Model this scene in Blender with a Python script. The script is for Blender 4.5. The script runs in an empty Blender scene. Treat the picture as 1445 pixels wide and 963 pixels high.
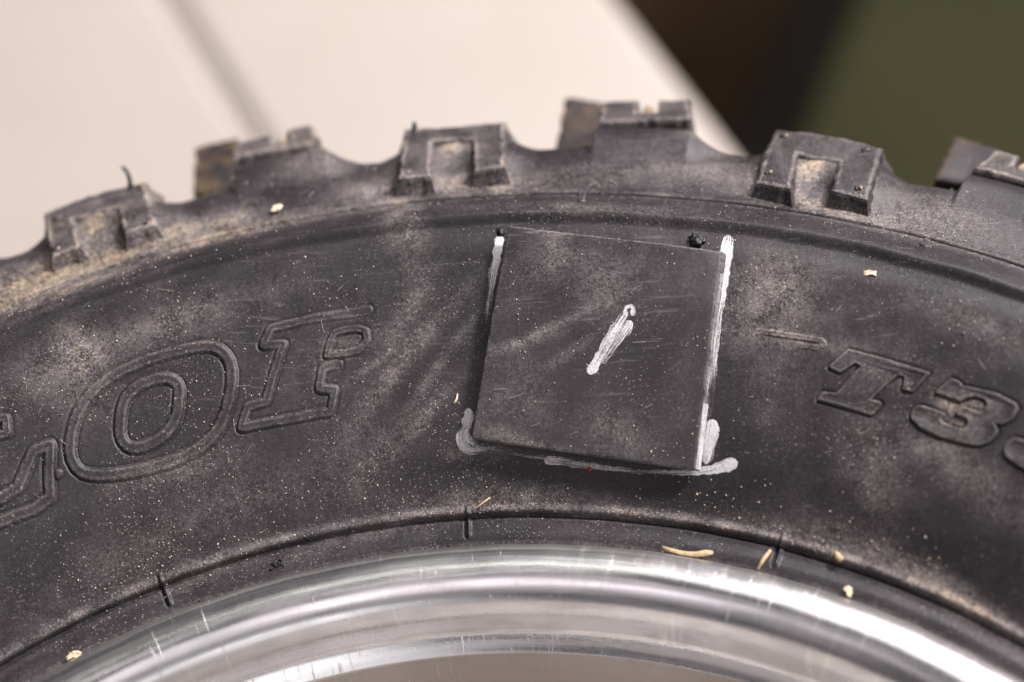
import bpy, bmesh, math, random
import numpy as np
from mathutils import Matrix, Vector

random.seed(7)
RNG = np.random.RandomState(11)
SC = bpy.context.scene
COL = SC.collection

# ------------------------------------------------------------------ camera
CAM_C = np.array([0.048601, -0.079713, 0.360413])
CAM_F = np.array([-0.102142, 0.604931, -0.7897])
CAM_X = np.array([0.993655, 0.024475, -0.109774])
CAM_Y = np.array([0.047078, 0.795902, 0.603593])
FPX, PW, PH = 3294.45, 1445.0, 963.0
cd = bpy.data.cameras.new('camera')
cam = bpy.data.objects.new('camera', cd)
COL.objects.link(cam)
m = Matrix.Identity(4)
for i in range(3):
    m[i][0], m[i][1], m[i][2], m[i][3] = CAM_X[i], CAM_Y[i], -CAM_F[i], CAM_C[i]
cam.matrix_world = m
cd.sensor_width = 36.0
cd.lens = 36.0 * FPX / PW
cd.clip_start = 0.01
cd.clip_end = 50
cd.dof.use_dof = True
cd.dof.focus_distance = 0.431
cd.dof.aperture_fstop = 5.6
cd.dof.aperture_blades = 9
SC.camera = cam

# ------------------------------------------------------------------ world and lamps
world = bpy.data.worlds.new('World')
SC.world = world
world.use_nodes = True
bg = world.node_tree.nodes['Background']
bg.inputs[0].default_value = (0.84, 0.75, 0.84, 1)
bg.inputs[1].default_value = 0.09


def area(name, loc, target, sx, sy, power, col):
    ld = bpy.data.lights.new(name, 'AREA')
    ld.shape = 'RECTANGLE'
    ld.size, ld.size_y, ld.energy, ld.color = sx, sy, power, col
    o = bpy.data.objects.new(name, ld)
    COL.objects.link(o)
    o.location = loc
    o.rotation_euler = (Vector(target) - Vector(loc)).to_track_quat('-Z', 'Y').to_euler()
    return o


area('window_lamp', (0.52, 0.95, 0.80), (0.0, 0.18, 0), 0.50, 1.15, 18, (1.0, 0.955, 0.965))
area('key_lamp', (0.74, 0.46, 0.92), (0.0, 0.18, 0), 0.17, 0.20, 25, (1.0, 0.950, 0.955))
area('side_lamp', (0.24, -0.85, 0.36), (0.0, 0.15, 0), 0.40, 0.34, 1.1, (1.0, 0.97, 0.98))
area('overhead_lamp', (-0.06, -0.46, 1.10), (0.0, 0.18, 0), 0.55, 0.46, 2.2, (1.0, 0.91, 0.97))
area('ceiling_lamp', (-0.12, 0.82, 1.25), (0.0, 0.15, 0), 0.40, 0.10, 0.6, (1.0, 1.0, 0.88))
SC.view_settings.view_transform = 'Standard'
SC.view_settings.look = 'None'
SC.view_settings.exposure = 0.0
SC.view_settings.gamma = 1.0
SC.cycles.use_denoising = True
SC.cycles.max_bounces = 6
SC.cycles.diffuse_bounces = 3
SC.cycles.glossy_bounces = 3
SC.cycles.transparent_max_bounces = 8

# ------------------------------------------------------------------ profile of the tyre
KN = np.array([(.1478, -.014), (.1488, -.004), (.1496, -.0003), (.1515, .0006), (.1540, .0007), (.157, .0024),
               (.161, .0056), (.166, .0097), (.172, .0137), (.180, .0181), (.188, .0218), (.196, .0248),
               (.2035, .0267), (.209, .0250), (.2143, .0219), (.220, .0205), (.226, .0189), (.231, .0164),
               (.2345, .0123), (.237, .006), (.2385, -.005), (.2395, -.02), (.240, -.095), (.2385, -.175),
               (.231, -.189), (.205, -.190), (.18, -.185), (.155, -.172), (.149, -.150)])


def spline(k, n):
    k = np.vstack([2 * k[0] - k[1], k, 2 * k[-1] - k[-2]])
    out = []
    for i in range(1, len(k) - 2):
        p0, p1, p2, p3 = k[i - 1:i + 3]
        d0, d1, d2 = [max(np.linalg.norm(b - a), 1e-9) ** .5 for a, b in ((p0, p1), (p1, p2), (p2, p3))]
        m1 = (p2 - p1) + d1 * ((p1 - p0) / d0 - (p2 - p0) / (d0 + d1))
        m2 = (p2 - p1) + d1 * ((p3 - p2) / d2 - (p3 - p1) / (d1 + d2))
        t = np.linspace(0, 1, n, endpoint=False)[:, None]
        out.append((2 * t ** 3 - 3 * t ** 2 + 1) * p1 + (t ** 3 - 2 * t ** 2 + t) * m1 + (-2 * t ** 3 + 3 * t ** 2) * p2 + (t ** 3 - t ** 2) * m2)
    return np.vstack(out + [k[-2][None]])


PR = spline(KN, 60)
seg = np.linalg.norm(np.diff(PR, axis=0), axis=1)
PS = np.concatenate([[0], np.cumsum(seg)])
tg = np.gradient(PR, PS, axis=0)
tg /= np.linalg.norm(tg, axis=1)[:, None]
PN = np.stack([-tg[:, 1], tg[:, 0]], 1)          # outward normal in (r, z)
kx = int(np.argmax(PR[:, 0] > .2384))
ks = int(np.argmax(PR[:, 0] > .1490))
R_UP, Z_UP, S_UP = PR[ks:kx, 0], PR[ks:kx, 1], PS[ks:kx]


def s_of_r(r):
    return np.interp(r, R_UP, S_UP)


def px_ray(px, py):
    v = CAM_X * ((px - PW / 2) / FPX) - CAM_Y * ((py - PH / 2) / FPX) + CAM_F
    return v


def on_tyre(px, py, lift=0.0):
    """point of the sidewall seen at a place of the photograph -> (theta, r)"""
    v = px_ray(px, py)
    t = np.linspace(.36, .56, 4001)
    P = CAM_C + t[:, None] * v
    r = np.hypot(P[:, 0], P[:, 1])
    zz = np.interp(r, R_UP, Z_UP) + lift
    d = P[:, 2] - zz
    ok = np.where((d[:-1] > 0) & (d[1:] <= 0))[0]
    i = ok[0] if len(ok) else int(np.argmin(np.abs(d)))
    f = d[i] / (d[i] - d[i + 1]) if len(ok) else 0
    q = P[i] + f * (P[i + 1] - P[i])
    return math.atan2(q[0], q[1]), float(np.hypot(q[0], q[1]))


def on_cone(px, py, a, b):
    """-> (theta, t): t runs 0..1 from a to b, both (r, z)"""
    v = px_ray(px, py)
    t = np.linspace(.38, .60, 4001)
    P = CAM_C + t[:, None] * v
    r = np.hypot(P[:, 0], P[:, 1])
    d = P[:, 2] - (a[1] + (r - a[0]) * (b[1] - a[1]) / (b[0] - a[0]))
    i = int(np.argmax(d <= 0))
    q = P[i]
    return math.atan2(q[0], q[1]), (np.hypot(q[0], q[1]) - a[0]) / (b[0] - a[0])


def on_plane(px, py, p0, n):
    v = px_ray(px, py)
    return CAM_C + v * (((p0 - CAM_C) @ n) / (v @ n))


def sm(x):
    x = np.clip(x, 0, 1)
    return x * x * (3 - 2 * x)


# lugs of the photograph, given as places in it
UA, UB = (.2188, .0247), (.2363, .0194)
LUG_U = [[(60, 298), (206, 254), (222, 316), (176, 330), (164, 292), (106, 309), (115, 348), (72, 363)],
         [(570, 183), (715, 171), (713, 238), (668, 241), (666, 197), (611, 201), (609, 250), (561, 254)],
         [(1094, 180), (1247, 207), (1225, 281), (1173, 269), (1182, 227), (1128, 218), (1116, 268), (1065, 256)]]
SA, SB = (.2375, .0168), (.244, .0146)
LUG_S = [[(328, 224), (331, 199), (386, 187), (388, 201), (408, 197), (405, 183), (439, 176), (451, 194), (434, 203)],
         [(844, 172), (851, 145), (902, 141), (900, 158), (928, 157), (929, 140), (974, 138), (977, 160), (972, 170)],
         [(1373, 238), (1405, 209), (1440, 218), (1432, 234), (1456, 240), (1463, 224), (1510, 240), (1512, 262), (1500, 272)]]
BA, BB = (.236, .0020), (.2535, .0012)
LUG_B = [[(276, 206), (336, 194), (336, 275), (272, 275)],
         [(799, 138), (856, 142), (850, 215), (781, 215)],
         [(1347, 190), (1412, 212), (1395, 262), (1318, 255)]]


def cone_pts(poly, a, b):
    return np.array([on_cone(x, y, a, b) for x, y in poly])


U_TT = [cone_pts(p, UA, UB) for p in LUG_U]
S_TT = [cone_pts(p, SA, SB) for p in LUG_S]
B_TT = [cone_pts(p, BA, BB) for p in LUG_B]
u_c = [p[:, 0].mean() for p in U_TT]
s_c = [p[:, 0].mean() for p in S_TT]
PITCH = (u_c[2] - u_c[0]) / 2
MORE = [(0, -1), (0, -2), (0, -3), (2, 1), (2, 2), (2, 3)]          # (which lug of the picture, pitches further along)
U_ALL = [(p[:, 0].mean(), (p[:, 0].max() - p[:, 0].min()) / 2) for p in U_TT]
S_ALL = [((p[:, 0].max() + p[:, 0].min()) / 2 + .004, (p[:, 0].max() - p[:, 0].min()) / 2) for p in S_TT]
U_ALL += [(U_ALL[i][0] + PITCH * k, U_ALL[i][1]) for i, k in MORE]
S_ALL += [(S_ALL[i][0] + PITCH * k, S_ALL[i][1]) for i, k in MORE]
NOTCH = [on_tyre(x, y) for x, y in ((232, 842), (657, 742), (1096, 778))]


# ------------------------------------------------------------------ lettering of the photograph
def resample(P, step, closed):
    P = np.asarray(P, float)
    if closed:
        P = np.vstack([P, P[:1]])
    out = []
    for a, b in zip(P[:-1], P[1:]):
        k = max(1, int(round(np.linalg.norm(b - a) / step)))
        for j in range(k):
            out.append(a + (b - a) * j / k)
    if not closed:
        out.append(P[-1])
    return np.array(out)


def smooth_poly(P, closed, it):
    P = np.asarray(P, float)
    for _ in range(it):
        Q = np.roll(P, -1, 0)
        if closed:
            P = np.stack([.75 * P + .25 * Q, .25 * P + .75 * Q], 1).reshape(-1, 2)
        else:
            A, B = P[:-1], P[1:]
            mid = np.stack([.75 * A + .25 * B, .25 * A + .75 * B], 1).reshape(-1, 2)
            P = np.vstack([P[:1], mid[1:-1], P[-1:]])
    return P


def arc(px):
    """photo places -> flat sidewall coordinates (theta * .18, r)"""
    q = np.array([on_tyre(x, y) for x, y in px])
    return np.stack([q[:, 0] * .18, q[:, 1]], 1)




O_OUT = [(110, 666), (133, 672), (166, 670), (206, 663), (253, 649), (293, 626), (316, 593), (327, 550), (327, 516), (314, 495), (293, 488), (259, 494), (213, 506), (166, 526), (133, 550), (110, 580), (100, 613), (98, 643)]
O_IN = [(181, 633), (199, 632), (226, 621), (248, 596), (253, 566), (253, 543), (238, 533), (213, 536), (186, 550), (173, 570), (169, 600), (170, 619)]
P_OUT = [(520, 437), (499, 441), (440, 450), (382, 464), (371, 488), (400, 486), (387, 525), (375, 567), (349, 575), (340, 604), (400, 593), (467, 581), (472, 550), (450, 549), (455, 521), (463, 517), (478, 513)]
P_IN = [(461, 502), (464, 490), (471, 471), (486, 466), (505, 464), (516, 468), (518, 480), (507, 494), (487, 499)]
L_A = [(-60, 726), (-20, 713), (0, 704), (25, 689), (37, 659), (47, 637), (71, 628), (69, 666), (71, 702), (47, 719), (0, 737), (-60, 765)]
L_B = [(-30, 594), (8, 590), (10, 612), (-30, 622)]
T_PX = [(1197.4, 493.7), (1312, 526.7), (1288.4, 553.5), (1273.4, 550.4), (1276.5, 532.4), (1267, 529.2), (1228, 565), (1241, 567), (1244, 571), (1231, 586.6), (1153.7, 564.8), (1161, 553.5), (1181, 556), (1215, 517), (1207, 512.4), (1186, 526.7), (1169.3, 518.6)]
THREE_PX = [(1343, 535), (1319.5, 554), (1357, 568), (1362, 563), (1374, 560), (1388, 563), (1393.5, 569), (1389.5, 579), (1382, 583), (1361.5, 575), (1355, 576.5), (1347.5, 584), (1366, 592), (1367, 597.5), (1361.5, 606), (1354, 606), (1332, 598), (1327, 593.6), (1333.5, 584), (1301, 573), (1290.7, 575), (1285, 585), (1287, 593), (1299, 604), (1324, 616), (1358.4, 625.5), (1380, 629.5), (1396, 625.5), (1408, 611.5), (1408, 607), (1402, 597.5), (1414.5, 600), (1430, 591), (1437, 577), (1433, 569.5), (1405, 555.5), (1358.4, 545.4), (1354.5, 540)]
LAST_PX = [(1470, 629), (1445, 622), (1432, 618.5), (1420.7, 624), (1416, 635), (1421, 646), (1444, 661.4), (1480, 675), (1510, 660), (1500, 636)]
HW, HG = .00112, .00052
MOATS = []          # (line in flat sidewall coordinates, closed, offset of the groove from the line, depth)
for px, cl, it, hw_ in ((O_OUT, True, 1, HW), (O_IN, True, 1, HW), (P_OUT, False, 0, HW * .78), (P_IN, True, 0, HW * .66), (L_A, False, 0, HW), (L_B, False, 0, HW * .8)):
    MOATS.append((resample(smooth_poly(arc(px), cl, it) if it else arc(px), .00018, cl), hw_ * 1.06, .00018))
for px in (T_PX, THREE_PX, LAST_PX):
    MOATS.append((resample(arc(px), .00018, True), .00020, .00030))


def moat(th, r):
    out = np.zeros(th.shape)
    X = th * .18
    for L_, off, dep in MOATS:
        lo, hi = L_.min(0) - .003, L_.max(0) + .003
        m_ = (X > lo[0]) & (X < hi[0]) & (r > lo[1]) & (r < hi[1])
        if not m_.any():
            continue
        q = np.stack([X[m_], r[m_]], 1).astype(np.float32)
        dmin = np.empty(len(q), np.float32)
        Lf = L_.astype(np.float32)
        for a in range(0, len(q), 4000):
            dd = (q[a:a + 4000, None, 0] - Lf[None, :, 0]) ** 2 + (q[a:a + 4000, None, 1] - Lf[None, :, 1]) ** 2
            dmin[a:a + 4000] = np.sqrt(dd.min(1))
        out[m_] -= dep * np.exp(-((dmin - off) / .00024) ** 2)
    return out


def disp(th, r):
    """relief of the sidewall on top of the smooth profile, metres, along the normal"""
    d = np.zeros(np.broadcast(th, r).shape)
    wob = .00012 * np.sin(th * 23 + 1.0) + .0001 * np.sin(th * 61)
    up = (r > .150)
    d = d + .00007 * np.sin(th * 31 + r * 420) * np.sin(r * 260 - th * 9) + .00005 * np.sin(th * 77 - r * 900 + 2)
    # rib between the two shoulder lines
    rb, ra = .2044 + wob, .2143
    fade = np.clip((ra - r) / (ra - rb), 0, 1)
    d = d + sm((r - rb + .0006) / .0017) * (.0003 + .0014 * fade) * (r < ra + .0002)
    d = d - .0004 * np.exp(-((r - rb + .0018) / .0022) ** 2)
    d = d + (r >= ra + .0002) * .0009 * np.exp(-np.clip(r - ra, 0, 1) / .004)
    d = d - .0009 * np.exp(-((r - ra) / .00030) ** 2) + .00035 * np.exp(-((r - ra + .0008) / .00045) ** 2)
    # bead line with cross marks
    rc = .1550 + .3 * wob
    d = d - .0009 * np.exp(-((r - rc) / .00034) ** 2) + .00060 * np.exp(-((r - rc - .0010) / .0006) ** 2)
    d = d - .0003 * sm((rc - r) / .0006)
    for nt, nr in NOTCH:
        x = (th - nt) * r
        w = sm((r - .1508) / .001) * sm((.1574 - r) / .0014)
        d = d - .0007 * w * np.exp(-(x / .00024) ** 2) + .00040 * w * np.exp(-((x - .0006) / .00035) ** 2)
    # swellings that carry the lugs
    b = np.zeros_like(d)
    for c, hw in U_ALL:
        hw = hw * .2265
        x = np.abs(th - c) * r
        g = (1 - np.clip((x - hw + .001) / .0085, 0, 1)) ** 2.2
        slot = np.exp(-(x / .0034) ** 4)
        hh = .0027 * sm((r - .2165) / .011) + .0022 * sm((r - .232) / .006)
        b = np.maximum(b, g * hh * (1 - slot) + slot * .0037 * np.clip((r - .2185) / .0115, 0, 1) ** 1.4)
    for c, hw in S_ALL:
        hw = hw * .238
        x = (th - c) * r
        g = np.where(x > 0, (1 - np.clip((x - hw) / .011, 0, 1)) ** 2.3, (1 - np.clip((-x - hw - .0005) / .0016, 0, 1)) ** 1.5)
        g2 = (1 - np.clip((np.abs(x) - hw) / .017, 0, 1)) ** 2
        b = np.maximum(b, g * .0046 * sm((r - .2215) / .0125))
        b = np.maximum(b, g2 * .0012 * sm((r - .2155) / .010))
    d = d + b * up
    return d


def surf(th, r, h=0.0):
    th, r = np.broadcast_arrays(np.asarray(th, float), np.asarray(r, float))
    s = s_of_r(r)
    return surf_s(th, s, r, h)


def surf_s(th, s, r, h=0.0, relief=True, grooves=None):
    z = np.interp(s, PS, PR[:, 1])
    rr = np.interp(s, PS, PR[:, 0])
    nr, nz = np.interp(s, PS, PN[:, 0]), np.interp(s, PS, PN[:, 1])
    dd = (disp(th, rr) * (s < PS[kx] + .02) * np.clip((PS[kx] + .02 - s) / .012, 0, 1) if relief else 0) + h
    if grooves is not None:
        dd = dd + grooves
    rr, z = rr + nr * dd, z + nz * dd
    return np.stack([rr * np.sin(th), rr * np.cos(th), z], -1)


# ------------------------------------------------------------------ dust that lies on the rubber (places, size, amount)
DUST = [(1005, 203, 34, 12, 5, .9), (510, 222, 30, 8, 0, .5), (1290, 238, 36, 10, 0, .8), (815, 190, 26, 12, 0, .6),
    # px, py, half length, half width, angle, amount
    (115, 500, 36, 26, 60, .55), (90, 540, 60, 40, 30, .18), (200, 470, 160, 22, -20, .30), (60, 395, 130, 30, -22, .98), (20, 425, 80, 22, -22, .9), (110, 410, 90, 8, -22, .8),
    (20, 345, 60, 34, -20, .9), (150, 368, 130, 18, -20, .98), (320, 336, 120, 10, -14, .75), (250, 330, 60, 14, -20, .7), (320, 318, 40, 14, -20, .8),
    (390, 235, 46, 26, -14, 1.0), (460, 245, 50, 22, -10, .45), (330, 265, 40, 16, -20, .55), (570, 300, 30, 24, 60, .5),
    (640, 262, 90, 12, -2, .65), (700, 268, 60, 8, 0, .45), (520, 280, 50, 22, -14, .4), (850, 205, 80, 18, 10, .35),
    (960, 200, 60, 20, -30, .45), (820, 250, 120, 16, 0, .16), (1000, 245, 90, 22, 10, .32), (1140, 290, 90, 10, 12, .6),
    (1100, 270, 60, 14, 10, .4), (1300, 262, 80, 22, 16, .45), (1390, 268, 60, 26, 16, .55), (1250, 300, 80, 20, 16, .3), (1330, 310, 100, 30, 20, .3),
    (1100, 400, 46, 40, 60, .42), (1080, 440, 60, 40, 0, .30), (1120, 478, 60, 10, 8, .35), (1090, 540, 50, 60, 0, .12),
    (560, 520, 130, 13, -52, .32), (575, 440, 50, 14, -60, .25), (615, 520, 80, 7, -55, .26), (590, 600, 70, 10, -50, .28), (545, 500, 60, 6, -35, .24), (520, 650, 60, 18, -60, .22),
    (700, 700, 120, 16, -2, .30), (560, 740, 140, 14, -14, .25), (900, 728, 130, 10, 4, .32), (1150, 765, 80, 16, 20, .40), (1300, 815, 120, 18, 30, .5), (1400, 870, 80, 14, 36, .45),
    (1390, 460, 90, 20, 25, .22), (1250, 520, 60, 20, 20, .25), (1355, 574, 30, 16, 15, .9), (1345, 600, 26, 8, 12, .8), (1240, 650, 60, 20, 50, .16), (1330, 640, 80, 26, 20, .3),
    (1390, 700, 90, 26, 40, .18), (1230, 690, 60, 24, 60, .22), (180, 790, 140, 40, -30, .12), (300, 800, 90, 16, -22, .2), (240, 665, 90, 18, -16, .25), 
    (480, 490, 40, 16, -20, .2), (350, 700, 120, 30, -20, .14), (690, 640, 40, 14, 8, .25), (655, 640, 16, 10, 0, .7), (1210, 310, 70, 12, 18, .3), (800, 300, 130, 8, 2, .2),
    (140, 330, 26, 34, 10, 1.0), (640, 225, 22, 26, 0, .9), (1146, 248, 22, 30, 0, 1.0), (80, 375, 80, 12, -20, .9), (240, 330, 40, 20, 0, .5)]
D_T = []
for (x, y, a, b, ang, am) in DUST:
    t0, r0 = on_tyre(x, y)
    t1, r1 = on_tyre(x + math.cos(math.radians(ang)), y + math.sin(math.radians(ang)))
    ax = np.array([(t1 - t0) * r0, r1 - r0]) * a
    if r0 > .222:
        ax = np.array([math.cos(math.radians(ang)), -.3 * math.sin(math.radians(ang))]) * a * .000138
    t2, r2 = on_tyre(x - math.sin(math.radians(ang)), y + math.cos(math.radians(ang)))
    bx = np.array([(t2 - t0) * r0, r2 - r0]) * b
    if r0 > .222:
        bx = np.array([0.2, 1.0]) * b * .00017
    D_T.append((t0, r0, np.linalg.inv(np.array([ax, bx]).T + 1e-12), am))

for p_ in S_TT:
    D_T.append((p_[:, 0].max() + .020, .2370, np.linalg.inv(np.array([[.0048, 0], [0, .006]])), .95))


def dust_at(th, r):
    f = np.zeros(np.shape(th))
    for t0, r0, M, am in D_T:
        x, y = (th - t0) * r0, r - r0
        u = M[0, 0] * x + M[0, 1] * y
        v = M[1, 0] * x + M[1, 1] * y
        q = u * u + v * v
        f = np.maximum(f, am * np.exp(-q * .9)) if am > .5 else f + am * np.exp(-q * .9) * (1 - f)
    return np.clip(f, 0, 1)


# ------------------------------------------------------------------ node helpers
class NT:
    def __init__(self, name):
        self.m = bpy.data.materials.new(name)
        self.m.use_nodes = True
        self.t = self.m.node_tree
        self.t.nodes.clear()
        self.out = self.t.nodes.new('ShaderNodeOutputMaterial')
        self.geo = self.t.nodes.new('ShaderNodeNewGeometry')
        self.P = self.geo.outputs['Position']

    def link(self, a, b):
        if hasattr(a, 'node'):
            self.t.links.new(a, b)
        else:
            b.default_value = a

    def noise(self, scale, detail=4, rough=.55, vec=None, dist=0):
        n = self.t.nodes.new('ShaderNodeTexNoise')
        self.link(vec if vec is not None else self.P, n.inputs['Vector'])
        n.inputs['Scale'].default_value = scale
        n.inputs['Detail'].default_value = detail
        n.inputs['Roughness'].default_value = rough
        n.inputs['Distortion'].default_value = dist
        return n.outputs[0]

    def voro(self, scale, vec=None, out='Distance'):
        n = self.t.nodes.new('ShaderNodeTexVoronoi')
        self.link(vec if vec is not None else self.P, n.inputs['Vector'])
        n.inputs['Scale'].default_value = scale
        return n.outputs[out]

    def map(self, scale=(1, 1, 1), rot=(0, 0, 0), vec=None):
        n = self.t.nodes.new('ShaderNodeMapping')
        self.link(vec if vec is not None else self.P, n.inputs['Vector'])
        n.inputs['Scale'].default_value = scale
        n.inputs['Rotation'].default_value = rot
        return n.outputs[0]

    def rng(self, v, a, b, c=0., d=1., smooth=False):
        n = self.t.nodes.new('ShaderNodeMapRange')
        if smooth:
            n.interpolation_type = 'SMOOTHSTEP'
        self.link(v, n.inputs[0])
        for i, q in enumerate((a, b, c, d)):
            self.link(q, n.inputs[1 + i])
        return n.outputs[0]

    def math(self, op, a, b=0.0, clamp=False):
        n = self.t.nodes.new('ShaderNodeMath')
        n.operation = op
        n.use_clamp = clamp
        self.link(a, n.inputs[0])
        self.link(b, n.inputs[1])
        return n.outputs[0]

    def mix(self, f, a, b):
        n = self.t.nodes.new('ShaderNodeMix')
        n.data_type = 'RGBA'
        self.link(f, n.inputs[0])
        self.link(a, n.inputs[6])
        self.link(b, n.inputs[7])
        return n.outputs[2]

    def attr(self, name, out='Fac'):
        n = self.t.nodes.new('ShaderNodeAttribute')
        n.attribute_name = name
        return n.outputs[out]

    def bump(self, h, strength, dist, nrm=None):
        n = self.t.nodes.new('ShaderNodeBump')
        n.inputs['Strength'].default_value = strength
        n.inputs['Distance'].default_value = dist
        self.link(h, n.inputs['Height'])
        if nrm is not None:
            self.link(nrm, n.inputs['Normal'])
        return n.outputs[0]

    def bsdf(self, col, rough=.5, metal=0., nrm=None, spec=.5, alpha=None):
        n = self.t.nodes.new('ShaderNodeBsdfPrincipled')
        self.link(col, n.inputs['Base Color'])
        self.link(rough, n.inputs['Roughness'])
        self.link(metal, n.inputs['Metallic'])
        self.link(spec, n.inputs['Specular IOR Level'])
        if nrm is not None:
            self.link(nrm, n.inputs['Normal'])
        if alpha is not None:
            self.link(alpha, n.inputs['Alpha'])
        self.link(n.outputs[0], self.out.inputs[0])
        return n


def rgb(r, g, b):
    return (r, g, b, 1.0)


def rubber(name, base=.030, dust_gain=1.0, haze=.10, mud=False, speck=1.0, grain_b=.42):
    k = NT(name)
    big = k.noise(38, 5, .6, dist=.6)
    mid = k.noise(210, 5, .65)
    fine = k.noise(1500, 3, .7)
    grain = k.noise(4200, 2, .6)
    d = k.attr('dust')
    # broken up dust
    brk = k.math('ADD', k.math('ADD', k.math('MULTIPLY', mid, .5), k.math('MULTIPLY', fine, .55)), k.math('MULTIPLY', grain, .35))
    dd = k.math('MULTIPLY', d, k.rng(brk, .60, .87, .05, 1.6))
    dd = k.math('MULTIPLY', dd, dust_gain)
    # everywhere a thin uneven bloom, smeared
    st = k.noise(1.0, 4, .6, vec=k.map((260, 60, 90), (0, 0, .6)))
    bl = k.math('MULTIPLY', k.rng(big, .40, .72), k.rng(k.math('ADD', k.math('MULTIPLY', st, .6), k.math('MULTIPLY', mid, .5)), .42, .75))
    bl = k.math('MULTIPLY', k.math('MULTIPLY', bl, haze), k.rng(fine, .36, .64, .35, 1.6))
    # thin scuffs, two directions
    s1 = k.math('MULTIPLY', k.rng(k.noise(1.0, 3, .7, vec=k.map((90, 1500, 900), (0, 0, .95))), .60, .74), k.rng(k.noise(47, 2), .48, .62))
    s2 = k.math('MULTIPLY', k.rng(k.noise(1.0, 3, .7, vec=k.map((70, 1300, 800), (0, 0, -.25))), .61, .74), k.rng(k.noise(33, 2), .5, .64))
    scf = k.math('MULTIPLY', k.math('MAXIMUM', s1, s2), .26)
    # specks of grit and pollen lying on the rubber
    sc = k.noise(60, 3, .6)
    v1 = k.math('LESS_THAN', k.voro(900), k.rng(k.noise(1300, 1), .58, .78, 0, .28))
    v2 = k.math('LESS_THAN', k.voro(2000), k.rng(k.noise(2300, 1), .46, .72, 0, .42))
    sp = k.math('MULTIPLY', k.math('MAXIMUM', k.math('MULTIPLY', v1, .55), k.math('MULTIPLY', v2, .62)),
                k.rng(k.math('ADD', sc, k.math('MULTIPLY', d, .40)), .46, .70, .08, 1.0))
    sp = k.math('MULTIPLY', sp, speck)
    tot = k.math('ADD', dd, k.math('MULTIPLY', bl, .12), True)
    tot = k.math('MULTIPLY', tot, k.rng(grain, .3, .7, .5, 1.4), True)
    rub = k.mix(k.rng(big, .35, .65), rgb(base * .98, base * .82, base * .94), rgb(base * 1.26, base * 1.02, base * 1.16))
    rub = k.mix(k.math('MULTIPLY', k.rng(grain, .46, .70), k.rng(fine, .38, .62, .2, .75)), rub, rgb(base * 3.1, base * 2.5, base * 2.75))
    dcol = k.mix(k.rng(k.noise(95, 4), .35, .65), rgb(.34, .30, .295), rgb(.38, .33, .295))
    dcol = k.mix(k.rng(d, .45, .9), dcol, rgb(.43, .345, .245))
    if mud:
        dcol = k.mix(k.rng(k.noise(240, 3), .42, .6), rgb(.018, .010, .004), rgb(.20, .125, .050))
    rub = k.mix(bl, rub, rgb(.30, .265, .295))
    rub = k.mix(scf, rub, rgb(.38, .34, .35))
    col = k.mix(tot, rub, dcol)
    scol = k.mix(k.rng(k.noise(700, 1), .42, .6), rgb(.46, .41, .40), rgb(.46, .37, .28))
    col = k.mix(sp, col, scol)
    rough = k.math('ADD', k.rng(k.math('ADD', tot, k.math('MULTIPLY', mid, .25)), .08, .5, .38, .80), k.rng(fine, .3, .7, -.05, .06))
    b1 = k.bump(k.noise(900, 4, .65), grain_b * .55, .0003)
    b2 = k.bump(k.math('ADD', grain, k.math('MULTIPLY', sp, 1.0)), grain_b, .00014, b1)
    k.bsdf(col, rough, 0, b2, .38)
    return k.m


M_TYRE = rubber('tyre_rubber', .0150, .86, .10)
M_KNOB = rubber('knob_rubber', .0150, 1.15, .14, speck=.7)
M_KNOB_MUD = rubber('muddy_knob_rubber', .016, 1.0, .10, mud=True, speck=.3)
M_PATCH = rubber('patch_rubber', .0185, 1.0, .10, speck=.5, grain_b=.18)


def simple(name, c1, c2, scale, rough=.7, bump=.3, bd=.0002, metal=0., spec=.4):
    k = NT(name)
    n = k.noise(scale, 5, .6)
    col = k.mix(k.rng(n, .35, .65), rgb(*c1), rgb(*c2))
    k.bsdf(col, rough, metal, k.bump(k.noise(scale * 3, 4), bump, bd), spec)
    return k.m


M_BLACK = simple('black_rubber', (.008, .008, .009), (.02, .019, .02), 900, .45)
M_MUD = simple('dried_mud', (.22, .15, .09), (.42, .33, .23), 500, .9, .6, .0004)
M_STRAW = simple('dry_straw', (.42, .29, .15), (.62, .47, .29), 900, .7)
M_CHIP = simple('pale_wood_chip', (.58, .45, .30), (.74, .62, .46), 900, .75)
M_GRIT_T = simple('tan_grit', (.40, .30, .20), (.58, .49, .38), 1500, .85)
M_GRIT_W = simple('pale_grit', (.50, .46, .44), (.72, .68, .66), 1500, .8)
M_RED = simple('red_paint_fleck', (.40, .02, .03), (.55, .05, .05), 1500, .5)
M_LINT = simple('pale_lint', (.45, .38, .32), (.60, .52, .45), 900, .8)


def paint():
    k = NT('white_paint_marker')
    uv = k.attr('stroke', 'Vector')
    w = k.attr('wear')
    n = k.noise(1.0, 4, .65, vec=k.map((13, 1.3, 1), vec=uv))
    n2 = k.noise(2600, 3, .7)
    v = k.math('ADD', k.math('MULTIPLY', n, .94), k.math('MULTIPLY', n2, .18))
    a = k.rng(k.math('SUBTRACT', v, k.rng(w, 0, 1, .30, .80)), 0.0, .14)
    col = k.mix(k.rng(n, .3, .7), rgb(.60, .57, .58), rgb(.76, .74, .74))
    col = k.mix(k.rng(k.noise(420, 4), .5, .75, 0, .5), col, rgb(.42, .38, .37))
    k.bsdf(col, .55, 0, k.bump(n2, .15, .0001), .3, alpha=k.math('MULTIPLY', a, k.rng(n2, .35, .62, .72, 1)))
    return k.m


M_PAINT = paint()


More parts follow.
